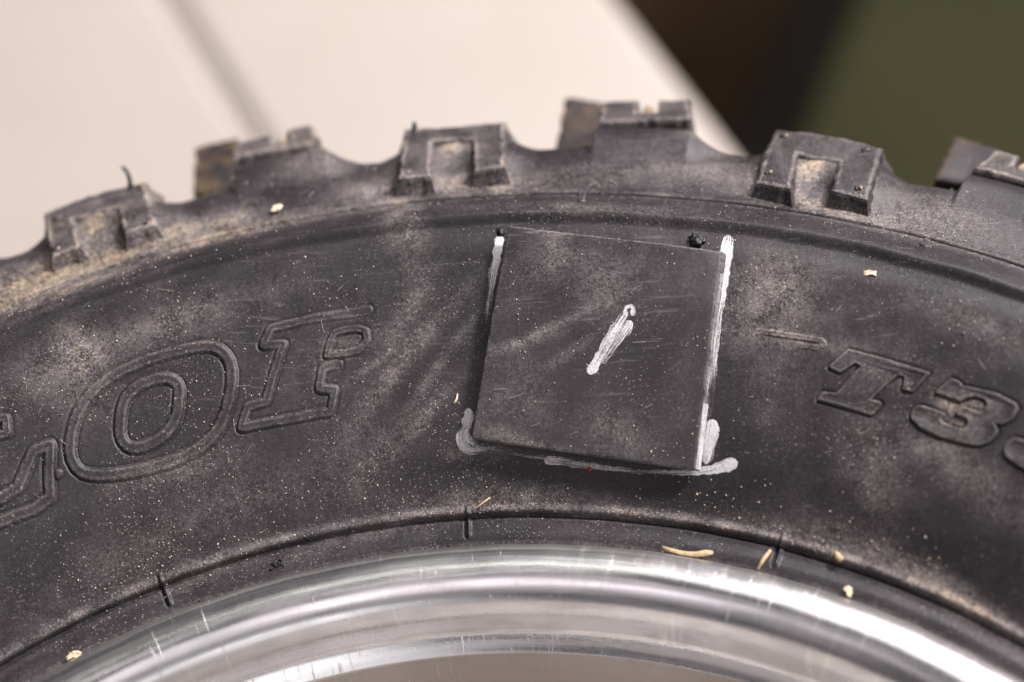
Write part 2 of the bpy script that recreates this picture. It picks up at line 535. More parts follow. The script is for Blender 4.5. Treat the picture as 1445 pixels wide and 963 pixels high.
def alu():
    k = NT('scuffed_aluminium')
    ang = k.attr('ring', 'Vector')          # x = arc length, y = profile length
    brushed = k.noise(1.0, 4, .65, vec=k.map((60, 2200, 1), vec=ang))
    cloud = k.noise(48, 2, .5, dist=.5)
    streak = k.noise(1.0, 4, .6, vec=k.map((14, 520, 1), vec=ang))
    smear = k.noise(1.0, 4, .62, vec=k.map((55, 190, 1), (0, 0, .35), vec=ang))
    fine = k.noise(1400, 4, .65)
    sc = k.noise(1.0, 3, .7, vec=k.map((1500, 70, 1), (0, 0, .10), vec=ang))
    sc2 = k.noise(1.0, 3, .7, vec=k.map((900, 120, 1), (0, 0, -.5), vec=ang))
    scr = k.math('MULTIPLY', k.rng(sc, .60, .72), k.rng(k.noise(30, 2), .40, .60))
    scr = k.math('MAXIMUM', scr, k.math('MULTIPLY', k.rng(sc2, .63, .73), k.rng(k.noise(44, 2), .5, .65)))
    d = k.attr('dust')
    dul = k.math('ADD', k.math('MULTIPLY', k.rng(cloud, .36, .74), .40), k.math('MULTIPLY', d, .9), True)
    rim_face = k.rng(d, -.25, -.02)
    col = k.mix(dul, rgb(.80, .79, .79), rgb(.36, .33, .31))
    col = k.mix(k.math('MULTIPLY', k.math('MULTIPLY', k.rng(smear, .48, .70), .42), k.rng(d, -.25, -.02)), col, k.mix(k.rng(k.noise(26, 2), .42, .58), rgb(.30, .25, .27), rgb(.30, .33, .31)))
    col = k.mix(k.math('MULTIPLY', k.rng(k.noise(1.0, 4, .65, vec=k.map((420, 60, 1), (0, 0, -.75), vec=ang)), .55, .70), k.rng(k.noise(38, 2), .46, .60)), col, rgb(.90, .89, .88))
    col = k.mix(k.rng(d, .7, 1.0), col, k.mix(k.rng(k.noise(40, 4), .35, .65), rgb(.47, .42, .365), rgb(.55, .50, .44)))
    col = k.mix(k.math('MULTIPLY', scr, .65), col, rgb(.88, .87, .87))
    rough = k.math('ADD', k.rng(dul, 0, 1, .27, .50), k.math('MULTIPLY', scr, .22))
    rough = k.math('ADD', rough, k.rng(fine, .35, .65, -.01, .02))
    rough = k.math('ADD', rough, k.rng(streak, .35, .65, -.06, .09))
    nb = k.bump(k.math('ADD', brushed, k.math('MULTIPLY', k.noise(5000, 2), .3)), .06, .00008)
    nb = k.bump(scr, .18, .0002, nb)
    b = k.bsdf(col, rough, k.rng(d, 0.1, .95, 1, .1), nb)
    return k.m


M_ALU = alu()


def table_mat():
    k = NT('beige_table_top')
    n = k.noise(9, 5, .6)
    st = k.math('MULTIPLY', k.rng(k.noise(7.3, 3, .6), .55, .72), .25)
    col = k.mix(k.rng(n, .35, .68), rgb(.48, .43, .388), rgb(.445, .395, .347))
    col = k.mix(st, col, rgb(.45, .37, .31))
    k.bsdf(col, .5, 0, k.bump(k.noise(300, 3), .1, .0005), .35)
    return k.m


M_TABLE = table_mat()
M_FLOOR = simple('dark_brown_floor', (.048, .029, .016), (.070, .043, .024), 5, .9, .1, spec=.08)
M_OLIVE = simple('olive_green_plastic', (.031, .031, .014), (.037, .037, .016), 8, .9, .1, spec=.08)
M_DARK = simple('matt_black', (.007, .006, .005), (.011, .009, .008), 8, .95, .1, spec=.0)
M_TRIM = simple('beige_table_edge', (.62, .53, .45), (.55, .46, .38), 20, .6, .1)


# ------------------------------------------------------------------ mesh helpers
def mesh_obj(name, V, F, mat, parent=None, smooth=True, attrs=None):
    me = bpy.data.meshes.new(name)
    V = np.asarray(V, np.float32)
    if isinstance(F, np.ndarray):
        n = len(F)
        k = F.shape[1]
        me.vertices.add(len(V))
        me.vertices.foreach_set('co', V.ravel())
        me.loops.add(n * k)
        me.loops.foreach_set('vertex_index', F.astype(np.int32).ravel())
        me.polygons.add(n)
        me.polygons.foreach_set('loop_start', np.arange(0, n * k, k, dtype=np.int32))
        me.polygons.foreach_set('loop_total', np.full(n, k, dtype=np.int32))
        me.update(calc_edges=True)
    else:
        me.from_pydata([tuple(map(float, v)) for v in V], [], [tuple(map(int, f)) for f in F])
        me.update()
    if smooth:
        me.polygons.foreach_set('use_smooth', np.ones(len(me.polygons), bool))
    for an, (typ, arr) in (attrs or {}).items():
        a = me.attributes.new(an, typ, 'POINT')
        a.data.foreach_set('value' if typ == 'FLOAT' else 'vector', np.asarray(arr, np.float32).ravel())
    me.materials.append(mat)
    o = bpy.data.objects.new(name, me)
    COL.objects.link(o)
    if parent is not None:
        o.parent = parent
        o.matrix_parent_inverse = parent_inv(parent)
    return o


def parent_inv(p):
    mm = Matrix.Translation(p.location)
    q = p.parent
    while q is not None:
        mm = Matrix.Translation(q.location) @ mm
        q = q.parent
    return mm.inverted() if p.parent is None else Matrix.Identity(4)


def tag(o, label=None, cat=None, group=None, kind=None):
    for k_, v in (('label', label), ('category', cat), ('group', group), ('kind', kind)):
        if v:
            o[k_] = v
    return o


def grid_faces(nr, nc, wrap=False):
    i, j = np.meshgrid(np.arange(nr - 1), np.arange(nc if wrap else nc - 1), indexing='ij')
    a = i * nc + j
    b = i * nc + (j + 1) % nc
    return np.stack([a, b, b + nc, a + nc], -1).reshape(-1, 4)


def flip(F):
    return F[:, ::-1]


# ------------------------------------------------------------------ the setting: table, floor and what is behind
TZ = -.1905
E0, E1 = on_plane(868, -10, np.array([0, 0, TZ]), np.array([0, 0, 1.])), on_plane(1036, 205, np.array([0, 0, TZ]), np.array([0, 0, 1.]))
ed = (E1 - E0) / np.linalg.norm(E1 - E0)
en = np.array([-ed[1], ed[0], 0.])
if en[0] < 0:
    en = -en                      # towards the free side of the edge


def board(name, a0, a1, b0, b1, mat, parent, thick=.03, rad=.004):
    """slab laid along the table edge: a along the edge, b away from it (b<=0 is on the table)"""
    bm = bmesh.new()
    vs = []
    for a, b in ((a0, b0), (a1, b0), (a1, b1), (a0, b1)):
        p = E0 + ed * a + en * b
        vs.append(bm.verts.new((p[0], p[1], TZ)))
    f = bm.faces.new(vs)
    ex = bmesh.ops.extrude_face_region(bm, geom=[f])
    bmesh.ops.translate(bm, verts=[v for v in ex['geom'] if isinstance(v, bmesh.types.BMVert)], vec=(0, 0, -thick))
    bmesh.ops.recalc_face_normals(bm, faces=bm.faces)
    bmesh.ops.bevel(bm, geom=bm.edges[:], offset=rad, segments=3, affect='EDGES', profile=.5)
    me = bpy.data.meshes.new(name)
    bm.to_mesh(me)
    bm.free()
    me.materials.append(mat)
    o = bpy.data.objects.new(name, me)
    COL.objects.link(o)
    if parent:
        o.parent = parent
        o.matrix_parent_inverse = Matrix.Translation(parent.location).inverted()
    return o


table = bpy.data.objects.new('work_table', None)
COL.objects.link(table)
table.location = (-.3, .3, -.93)
tag(table, 'large pale beige work table top under the tyre, out of focus', 'table')
# the seam between the two boards of the top
Z3 = np.array([0, 0, 1.])
q0 = on_plane(240, 0, np.array([0, 0, TZ]), Z3)
q1 = on_plane(350, 180, np.array([0, 0, TZ]), Z3)
sd = (q1 - q0) / np.linalg.norm(q1 - q0)
sn = np.array([-sd[1], sd[0], 0.])
if sn @ en < 0:
    sn = -sn


def poly_slab(name, pts, mat, parent, z0, thick, rad=.003):
    bm = bmesh.new()
    f = bm.faces.new([bm.verts.new((p[0], p[1], z0)) for p in pts])
    ex = bmesh.ops.extrude_face_region(bm, geom=[f])
    bmesh.ops.translate(bm, verts=[v for v in ex['geom'] if isinstance(v, bmesh.types.BMVert)], vec=(0, 0, -thick))
    bmesh.ops.recalc_face_normals(bm, faces=bm.faces)
    if rad:
        bmesh.ops.bevel(bm, geom=bm.edges[:], offset=rad, segments=3, affect='EDGES', profile=.5)
    me = bpy.data.meshes.new(name)
    bm.to_mesh(me)
    bm.free()
    me.materials.append(mat)
    o = bpy.data.objects.new(name, me)
    COL.objects.link(o)
    if parent:
        o.parent = parent
        o.matrix_parent_inverse = Matrix.Translation(parent.location).inverted()
    return o


FARE, NEAR = E0 - ed * 1.0, E1 + ed * .75
SF, SN_ = q0 - sd * 1.0, q1 + sd * .75
gap = .0014
poly_slab('table_board', [FARE, NEAR, SN_ + sn * gap, SF + sn * gap], M_TABLE, table, TZ, .03, .006)
poly_slab('table_board', [SF - sn * gap, SN_ - sn * gap, SN_ - sn * .9, SF - sn * .9], M_TABLE, table, TZ - .0008, .03, .005)
poly_slab('seam_filler', [SF - sn * gap * .97, SN_ - sn * gap * .97, SN_ + sn * gap * .97, SF + sn * gap * .97], M_TABLE, table, TZ - .003, .02, 0)
rl = poly_slab('table_rail', [SF - sn * .03, SN_ - sn * .03, SN_ + sn * .03, SF + sn * .03], M_TRIM, table, TZ - .032, .05, .003)
for (a, b) in ((FARE + ed * .1, -.1), (NEAR - ed * .1, -.1), (SF - sn * .8 + sd * .1, 0), (SN_ - sn * .8 - sd * .1, 0)):
    c = a + en * b
    poly_slab('leg', [(c[0] + dx, c[1] + dy) for dx, dy in ((-.03, -.03), (.03, -.03), (.03, .03), (-.03, .03))], M_TRIM, table, TZ - .033, .706, .004)

fl = poly_slab('floor', [(-6, -6), (6, -6), (6, 6), (-6, 6)], M_FLOOR, None, -.93, .05, 0)
tag(fl, kind='structure')

# olive case standing beyond the table, a plain black strip along its near side
CZ = -.42
g0 = on_plane(1196, 0, np.array([0, 0, CZ]), Z3)
g1 = on_plane(1112, 205, np.array([0, 0, CZ]), Z3)
gd = (g1 - g0) / np.linalg.norm(g1 - g0)
gn = np.array([-gd[1], gd[0], 0.])
if gn[0] < 0:
    gn = -gn
G0, G1 = g0 - gd * .5, g1 + gd * .35
case = bpy.data.objects.new('storage_case', None)
COL.objects.link(case)
case.location = tuple(((G0 + G1) / 2 + gn * .3)[:2]) + (-.93,)
tag(case, 'olive green case with a black strip along its left, blurred behind the tyre at right', 'case')
poly_slab('lid', [G0, G1, G1 + gn * .7, G0 + gn * .7], M_OLIVE, case, CZ, .04, .012)
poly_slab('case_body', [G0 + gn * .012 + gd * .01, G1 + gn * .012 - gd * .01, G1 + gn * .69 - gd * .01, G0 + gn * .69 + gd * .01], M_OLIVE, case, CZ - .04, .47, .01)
poly_slab('black_strip', [G0 + gn * .009 + gd * .02, G1 + gn * .009 - gd * .02, G1 - gn * .03 - gd * .02, G0 - gn * .03 + gd * .02], M_DARK, case, CZ - .004, .48, .006)

# ------------------------------------------------------------------ the wheel
wheel = bpy.data.objects.new('wheel', None)
COL.objects.link(wheel)
wheel.location = (0, 0, TZ)
tag(wheel, 'dusty black knobbly off-road tyre on a scuffed aluminium rim', 'wheel')

thf = np.concatenate([np.arange(-.72, -.46, .0018), np.arange(-.46, .4701, .00098), np.arange(.4718, .7201, .0018)])
thc = np.linspace(thf[-1], 2 * math.pi - .72, 150)[1:-1]
TH = np.concatenate([thf, thc])
srow = [PS[0]]
s = PS[0]
s_a, s_b = s_of_r(.1505), PS[kx] + .004
while s < PS[-1]:
    r_ = np.interp(s, PS, PR[:, 0])
    if s < s_a:
        st = .001
    elif s < s_b:
        st = .00022 if r_ < .2015 else .00032
        if abs(r_ - .2143) < .001 or abs(r_ - .155) < .0012:
            st = .00016
    else:
        st = .0006 if s < s_b + .02 else .006
    s += st
    srow.append(min(s, PS[-1]))
SR = np.array(srow)
T2, S2 = np.meshgrid(TH, SR)
RR = np.interp(S2, PS, PR[:, 0])
TW = (T2 + math.pi) % (2 * math.pi) - math.pi
V = surf_s(T2, S2, None, grooves=moat(TW, np.where(S2 < PS[kx], RR, 1.0)))
du = np.where((S2 > s_a) & (S2 < s_b + .012), dust_at(TW, np.where(S2 < s_b, RR, .2375)), .25)
# dirt gathers along the shoulder line and on the lip of the bead line
brkup = .55 + .45 * np.sin(TW * 61 + 2 * np.sin(TW * 23)) * np.sin(TW * 37 + 1)
du = np.clip(du + brkup * (.42 * np.exp(-((RR - .1564) / .0007) ** 2) + .34 * np.exp(-((RR - .2152) / .0006) ** 2) + .22 * np.exp(-((RR - .2136) / .0004) ** 2)) * (S2 < s_b), 0, 1)
tyre = mesh_obj('tyre', V.reshape(-1, 3), flip(grid_faces(len(SR), len(TH), True)), M_TYRE, wheel, True,
                {'dust': ('FLOAT', du.ravel())})
tyre['label'] = 'black rubber tyre with raised lettering, dust and chunky shoulder knobs'


def rz_frame(a, b):
    a, b = np.array(a), np.array(b)
    d = b - a
    L = np.linalg.norm(d)
    t = d / L
    return a, t, L, np.array([-t[1], t[0]])


def poly_offset(P, o):
    """offset closed polygon outward by o"""
    n = len(P)
    A = .5 * sum(P[i][0] * P[(i + 1) % n][1] - P[(i + 1) % n][0] * P[i][1] for i in range(n))
    sg = 1 if A > 0 else -1
    out = []
    for i in range(n):
        e1, e2 = P[i] - P[i - 1], P[(i + 1) % n] - P[i]
        n1 = np.array([e1[1], -e1[0]]) / np.linalg.norm(e1) * sg
        n2 = np.array([e2[1], -e2[0]]) / np.linalg.norm(e2) * sg
        mvec = n1 + n2
        mvec /= max(mvec @ n1, .35)
        out.append(P[i] + mvec * o / 1.0 * (1 if np.linalg.norm(mvec) < 2 else .8))
    return np.array(out)


def rough_line(P, step=.0011, amp=.00016, clean=False):
    """cut the edges of a polygon into short pieces and shake them a little"""
    out = []
    n = len(P)
    for i in range(n):
        a, b = P[i], P[(i + 1) % n]
        k = max(1, int(np.linalg.norm(b - a) / step))
        for j in range(k):
            q = a + (b - a) * j / k
            out.append(q if clean else q + (RNG.normal(0, amp, 2) if j else RNG.normal(0, amp * .5, 2)))
    return np.array(out)


def knob(name, tt, a, b, depth, back, flare, mat, dusts, bev=.0008):
    A, t, L, n = rz_frame(a, b)
    rm = (a[0] + b[0]) / 2
    c = tt[:, 0].mean()
    P = np.stack([(tt[:, 0] - c) * rm, tt[:, 1] * L], 1)
    P0 = rough_line(P, clean=True)
    P = rough_line(P)
    rings = [(poly_offset(P0, -.0012), 0.0), (poly_offset(P, -bev), 0.0), (poly_offset(P, -bev * .3), -bev * .25), (P, -bev), (poly_offset(P, flare * .10), -depth * .30), (poly_offset(P, flare * .35), -depth * .55), (poly_offset(P, flare), -depth)]
    nP = len(P)
    V, F, du_ = [], [], []
    for Q, h in rings:
        for q in Q:
            bend = .0003 * math.sin(q[0] * 260 + c * 50) * math.cos(q[1] * 300)
            rz = A + t * q[1] + n * (h + bend) + np.array(back) * (-h / depth if h < -bev * 1.01 else 0) * depth
            th = c + q[0] / rm
            V.append((rz[0] * math.sin(th), rz[0] * math.cos(th), rz[1]))
            du_.append(dusts if h > -bev * 1.5 else dusts * 1.2)
    for k in range(len(rings) - 1):
        for i in range(nP):
            F.append((k * nP + i, k * nP + (i + 1) % nP, (k + 1) * nP + (i + 1) % nP, (k + 1) * nP + i))
    F.append(tuple(range(nP)))
    for q in range(nP):
        du_[q] = dusts * .5
    for q in range(nP, 2 * nP):
        du_[q] = min(1, dusts + .28)
    bm = bmesh.new()
    vs = [bm.verts.new(v) for v in V]
    for f in F:
        bm.faces.new([vs[i] for i in f])
    bmesh.ops.triangulate(bm, faces=[f for f in bm.faces if len(f.verts) > 4])
    bmesh.ops.recalc_face_normals(bm, faces=bm.faces)
    cx = Vector((rm * math.sin(c), rm * math.cos(c), a[1]))
    me = bpy.data.meshes.new(name)
    bm.to_mesh(me)
    bm.free()
    at = me.attributes.new('dust', 'FLOAT', 'POINT')
    at.data.foreach_set('value', np.array(du_, np.float32))
    me.materials.append(mat)
    o = bpy.data.objects.new(name, me)
    COL.objects.link(o)
    o.parent = tyre
    for p in me.polygons:
        p.use_smooth = False
    return o


KNOBS = {}


def knob_point(px, py, a, b, h):
    th, t = on_cone(px, py, a, b)
    A, tt, L, n = rz_frame(a, b)
    rz = A + tt * L * t + n * h
    return np.array([rz[0] * math.sin(th), rz[0] * math.cos(th), rz[1]]), np.array([n[0] * math.sin(th), n[0] * math.cos(th), n[1]])


made = [[knob('tread_knob', tt, UA, UB, .006, (0, 0), .0018, M_KNOB, d) for tt, d in zip(U_TT, (.40, .30, .14))],
        [knob('tread_knob', tt, SA, SB, .007, (.0, -.2), .0008, M_KNOB, d) for tt, d in zip(S_TT, (.45, .22, .30))],
        [knob('tread_knob', tt, BA, BB, .025, (0, 0), .002, M_KNOB_MUD, d) for tt, d in zip(B_TT, (.95, .55, .15))]]
for row in made:
    for i, k in MORE:
        c = row[i].copy()
        COL.objects.link(c)
        c.parent = tyre
        c.rotation_euler = (0, 0, -PITCH * k)


def blob(name, P, n, rx, ry, hz, mat, parent, seed=0, rough=.15, attrs=None, sub=2):
    """small flattened lump sitting at P with normal n"""
    rs = np.random.RandomState(seed)
    n = n / np.linalg.norm(n)
    a = np.cross(n, [0.3, .2, .9]); a /= np.linalg.norm(a)
    b = np.cross(n, a)
    bm = bmesh.new()
    bmesh.ops.create_icosphere(bm, subdivisions=sub, radius=1)
    V = np.array([v.co[:] for v in bm.verts])
    k = 1 + rs.normal(0, rough, len(V))
    W_ = P + (V[:, :1] * rx * a + V[:, 1:2] * ry * b + (V[:, 2:] * .9 + .1) * hz * n) * k[:, None]
    F = np.array([[v.index for v in f.verts] for f in bm.faces])
    bm.free()
    return mesh_obj(name, W_, F, mat, parent, True, attrs)


# black nubs put the shade of pin holes into colour, pale nubs beside
for i, pts in enumerate([[(78, 308), (197, 266), (76, 352), (205, 316)], [(583, 186), (704, 180), (572, 244), (702, 230)],
                         [(1104, 192), (1219, 213), (1081, 244), (1209, 266)]]):
    for j, (x, y) in enumerate(pts):
        P, n = knob_point(x, y, UA, UB, .0)
        blob('pin_mark', P, n, .00055, .0004, .0003, M_BLACK, tyre, i * 9 + j, .25)
        blob('pin_mark', P + np.array([.0008, .0001, 0]), n, .0005, .00035, .00025, M_KNOB, tyre, i * 9 + j + 4, .25, {'dust': ('FLOAT', np.full(42, .9))})
# dirt held in the notches of the outer knobs
for i, (x, y) in enumerate([(397, 192), (914, 149), (1446, 230)]):
    P, n = knob_point(x, y, SA, SB, -.0016)
    blob('dirt_plug', P, n, .0016, .0012, .001, M_MUD, tyre, 70 + i, .2)


# ------------------------------------------------------------------ strips that follow the sidewall
def ridge(bm_parts, px, hw, hgt, closed=True, it=1, fade=(0, 0), moat=.0):
    P = smooth_poly(arc(px), closed, it) if it else arc(px)
    P = resample(P, .00035, closed)
    n = len(P)
    T = (np.roll(P, -1, 0) - np.roll(P, 1, 0))
    if not closed:
        T[0], T[-1] = P[1] - P[0], P[-1] - P[-2]
    T /= np.linalg.norm(T, axis=1)[:, None] + 1e-12
    # smooth the directions a little so that corners stay clean
    for _ in range(2):
        Tn = T + np.roll(T, 1, 0) + np.roll(T, -1, 0) if closed else np.vstack([T[:1], T[:-2] + T[1:-1] + T[2:], T[-1:]])
        T = Tn / (np.linalg.norm(Tn, axis=1)[:, None] + 1e-12)
    N = np.stack([-T[:, 1], T[:, 0]], 1)
    w = np.array([-1.2, -1.0, -.82, -.60, -.3, 0, .3, .60, .82, 1.0, 1.2])
    prof = np.array([-.16, -.03, .70, 1.0, .97, .86, .97, 1.0, .70, -.03, -.16])
    k = np.ones(n)
    u = np.linspace(0, 1, n)
    if fade[0]:
        k *= sm(u / fade[0])
    if fade[1]:
        k *= sm((1 - u) / fade[1])
    k = k * (1 + .12 * np.sin(np.arange(n) * .11) + .08 * np.sin(np.arange(n) * .37 + 1))
    Q = P[:, None, :] + N[:, None, :] * (w * hw)[None, :, None]
    th, r = Q[..., 0] / .18, Q[..., 1]
    H = hgt * prof[None] * k[:, None] - .00003
    V = surf(th, r, H)
    F = grid_faces(n, len(w)) if not closed else np.vstack([grid_faces(n, len(w)), np.array([[(n - 1) * len(w) + j, (n - 1) * len(w) + j + 1, j + 1, j] for j in range(len(w) - 1)])])
    du_ = np.clip(dust_at(th, r) + .22 * np.exp(-((np.abs(w) - .62) / .25) ** 2)[None] + 0 * th, 0, 1)  # paler along the ridge's top edges
    bm_parts.append((V.reshape(-1, 3), F, du_.ravel()))


def letter(strips, label=None):
    V, F, D, o = [], [], [], 0
    for v, f, d in strips:
        V.append(v); F.append(f + o); D.append(d); o += len(v)
    ob = mesh_obj('raised_letter', np.vstack(V), np.vstack(F), M_TYRE, tyre, True, {'dust': ('FLOAT', np.concatenate(D))})
    # make every face look outwards
    me = ob.data
    nn = np.zeros(len(me.polygons) * 3)
    me.polygons.foreach_get('normal', nn)
    if nn[2::3].mean() < 0:
        me.flip_normals()
    if label:
        ob['label'] = label
    return ob


b = []
ridge(b, O_OUT, HW, HG)
ridge(b, O_IN, HW, HG)
letter(b, 'outline letter O')
b = []
ridge(b, P_OUT, HW * .78, HG * .85, False, 0, (.25, .07))
ridge(b, P_IN, HW * .66, HG * .8, True, 0)
letter(b, 'half worn outline letter P')
b = []
ridge(b, L_A, HW, HG, False, 0)
ridge(b, L_B, HW * .8, HG, False, 0)
letter(b, 'outline letter L cut by the edge')


def plateau(px, hgt, label):
    P = resample(arc(px), .0006, True)
    A = .5 * np.sum(P[:, 0] * np.roll(P[:, 1], -1) - np.roll(P[:, 0], -1) * P[:, 1])
    if A < 0:
        P = P[::-1]
    T = np.roll(P, -1, 0) - np.roll(P, 1, 0)
    T /= np.linalg.norm(T, axis=1)[:, None]
    N = np.stack([T[:, 1], -T[:, 0]], 1)                    # outwards
    n = len(P)
    bm = bmesh.new()
    rows = []
    for off, h in ((.00018, -.00020), (.00006, hgt * .55), (-.00008, hgt * .98), (-.00026, hgt), (-.00042, hgt * .80)):
        Q = P + N * off
        pts = surf(Q[:, 0] / .18, Q[:, 1], h)
        rows.append([bm.verts.new(p) for p in pts])
    for a, c in zip(rows[:-1], rows[1:]):
        for i in range(n):
            bm.faces.new([a[i], a[(i + 1) % n], c[(i + 1) % n], c[i]])
    Q = P + N * -.00042
    from mathutils.geometry import tessellate_polygon
    for tri in tessellate_polygon([[Vector((a_, b_, 0)) for a_, b_ in Q]]):
        try:
            bm.faces.new([rows[-1][q] for q in tri])
        except ValueError:
            pass
    bmesh.ops.recalc_face_normals(bm, faces=bm.faces)
    for f in bm.faces:
        f.smooth = True
    bm.normal_update()
    if sum(f.normal.z * f.calc_area() for f in bm.faces) < 0:
        bmesh.ops.reverse_faces(bm, faces=bm.faces)
    me = bpy.data.meshes.new('raised_letter')
    bm.to_mesh(me)
    bm.free()
    du_ = np.concatenate([dust_at(P[:, 0] / .18, P[:, 1]) * .6 + k_ for k_ in (.05, .12, .30, .22, .04)])
    me.attributes.new('dust', 'FLOAT', 'POINT').data.foreach_set('value', du_.astype(np.float32))
    me.materials.append(M_TYRE)
    o = bpy.data.objects.new('raised_letter', me)
    COL.objects.link(o)
    o.parent = tyre
    o['label'] = label


plateau(T_PX, .00042, 'small raised letter T')
plateau(THREE_PX, .00055, 'small raised figure 3')
plateau(LAST_PX, .00055, 'raised figure cut by the right edge')
b = []
ridge(b, [(1045, 465), (1100, 472), (1159, 481), (1164, 487), (1152, 491), (1110, 484)], HW * .5, HG * .5, False, 0, (.3, .3))
letter(b, 'almost worn away letter bar')


def surf_normal(th, r):
    s_ = float(s_of_r(r))
    nr, nz = np.interp(s_, PS, PN[:, 0]), np.interp(s_, PS, PN[:, 1])
    return np.array([nr * math.sin(th), nr * math.cos(th), nz])


def tyre_pt(px, py, h=0.0):
    th, r = on_tyre(px, py)
    return surf(np.array([th]), np.array([r]), h)[0], surf_normal(th, r)


# pips on the rib and by the letters
for i, (x, y, a) in enumerate([(821, 291, .0009), (1305, 353, .0013), (337, 338, .0008), (83, 669, .0011), (1359, 472, .0004)]):
    P, n = tyre_pt(x, y)
    blob('vent_pip', P, n, a, a, a * .45, M_TYRE, tyre, 30 + i, .05, {'dust': ('FLOAT', np.full(42, .12))})
for i, (x0, y0, x1, y1) in enumerate([(1308, 341, 1305, 355), (822, 279, 820, 290)]):
    b = []
    ridge(b, [(x0, y0), (x1, y1)], .0006, .0004, False, 0)
    mesh_obj('vent_tail', b[0][0], flip(b[0][1]), M_TYRE, tyre, True, {'dust': ('FLOAT', b[0][2])})


def tube(name, pts, rad, mat, parent, sides=7, flat=1.0, nrm=None):
    pts = np.asarray(pts, float)
    n = len(pts)
    rad = np.broadcast_to(np.asarray(rad, float), (n,))
    T = np.gradient(pts, axis=0)
    T /= np.linalg.norm(T, axis=1)[:, None] + 1e-12
    up = nrm if nrm is not None else np.array([.2, .3, .9])
    V = []
    for i in range(n):
        a = np.cross(T[i], up); a /= np.linalg.norm(a) + 1e-12
        bb = np.cross(a, T[i])
        for k in range(sides):
            w = 2 * math.pi * k / sides
            V.append(pts[i] + rad[i] * (math.cos(w) * a + flat * math.sin(w) * bb))
    F = [tuple(q) for q in flip(grid_faces(n, sides, True))]
    F += [tuple(range(sides)), tuple((n - 1) * sides + k for k in reversed(range(sides)))]
    return mesh_obj(name, V, F, mat, parent, True)


# moulding whisker on the left knob, stub on the middle one
P, n = knob_point(184, 262, UA, UB, 0)
w = []
for x, y, h in ((184, 264, -.0003), (183, 254, .0012), (181, 246, .0018), (177, 240, .0022), (172, 236, .0024)):
    v = px_ray(x, y)
    dist = (P - CAM_C) @ CAM_F
    w.append(CAM_C + v * (dist - .0005))
tube('rubber_whisker', smooth_poly(np.array(w)[:, :2], False, 0) if 0 else w, [.0005, .00045, .00042, .0004, .0003], M_BLACK, tyre)
P, n = knob_point(585, 184, UA, UB, 0)
tube('rubber_whisker', [P, P + np.array([0, .0009, .0006]), P + np.array([0, .0014, .0009])], [.0006, .0005, .0003], M_BLACK, tyre)

# ------------------------------------------------------------------ rubber patch
tc, rc = on_tyre(845, 492)
NC = surf_normal(tc, rc)
ths = [on_tyre(x, y) for x, y in ((717, 318), (1018, 352), (980, 662), (665, 618))]
cs = [surf(np.array([t_]), np.array([r_]))[0] for t_, r_ in ths]
NP_ = np.cross(cs[1] - cs[3], cs[0] - cs[2]); NP_ /= np.linalg.norm(NP_)
if NP_[2] < 0:
    NP_ = -NP_
NP_ = NP_ + .034 * (cs[1] - cs[0]) / np.linalg.norm(cs[1] - cs[0]) + .030 * (cs[3] - cs[0]) / np.linalg.norm(cs[3] - cs[0]); NP_ /= np.linalg.norm(NP_)   # left edge stands off a little
mid = surf(np.array([tc]), np.array([rc]))[0]
PT = .0020                       # thickness
PO = mid + NP_ * (PT + .0013)
C4 = [on_plane(x, y, PO, NP_) for x, y in ((717, 318), (1018, 352), (980, 662), (665, 618))]
NG = 60


def patch_pt(u, v, h=0.0):
    """u right, v down, 0..1"""
    p = (1 - v) * ((1 - u) * C4[0] + u * C4[1]) + v * ((1 - u) * C4[3] + u * C4[2])
    bend = -.0012 * np.clip((u - .62), 0, 1) ** 2 / .14 * np.clip((.35 - v) / .35, 0, 1) - .0010 * (2 * v - 1) ** 2 * (v > .5) - .0008 * (2 * v - 1) ** 2 * (v <= .5) + .0004 * np.exp(-((u / .12) ** 2))
    wv = .00005 * math.sin(u * 19 + v * 7) + .00005 * math.sin(v * 23 - u * 5)
    return p + NP_ * (h + bend + wv)


def uv_of(px, py):
    """place in the photo -> u, v on the patch (Newton on the bilinear sheet)"""
    q = on_plane(px, py, PO, NP_)
    u, v = .5, .5
    for _ in range(12):
        p = (1 - v) * ((1 - u) * C4[0] + u * C4[1]) + v * ((1 - u) * C4[3] + u * C4[2])
        du_ = (1 - v) * (C4[1] - C4[0]) + v * (C4[2] - C4[3])
        dv_ = (1 - u) * (C4[3] - C4[0]) + u * (C4[2] - C4[1])
        e = q - p
        Mx = np.array([[du_ @ du_, du_ @ dv_], [du_ @ dv_, dv_ @ dv_]])
        su = np.linalg.solve(Mx, [e @ du_, e @ dv_])
        u, v = u + su[0], v + su[1]
    return u, v


PD = [(765, 370, 40, 22, -30, .2), (850, 410, 34, 30, 60, .34), (770, 465, 110, 5, -32, .42), (735, 485, 50, 6, -22, .36), (840, 375, 60, 26, 10, .16), (730, 560, 50, 40, 40, .24),
      (870, 610, 46, 30, 20, .34), (800, 500, 60, 8, -40, .22), (730, 430, 30, 12, -30, .12), (905, 350, 50, 12, 100, .10), (700, 610, 50, 10, 8, .3), (960, 560, 20, 60, 0, .1), (800, 640, 90, 8, 8, .3), (780, 345, 50, 20, 70, .22)]


def patch_dust(u, v):
    f = np.zeros(np.shape(u))
    for x, y, a, b_, ang, am in PD:
        cu, cv = uv_of(x, y)
        dx, dy = (u - cu) * 308, (v - cv) * 305
        ca, sa = math.cos(math.radians(ang)), math.sin(math.radians(ang))
        p, q = (dx * ca + dy * sa) / a, (-dx * sa + dy * ca) / b_
        f = f + .75 * am * np.exp(-(p * p + q * q)) * (1 - f)
    return f


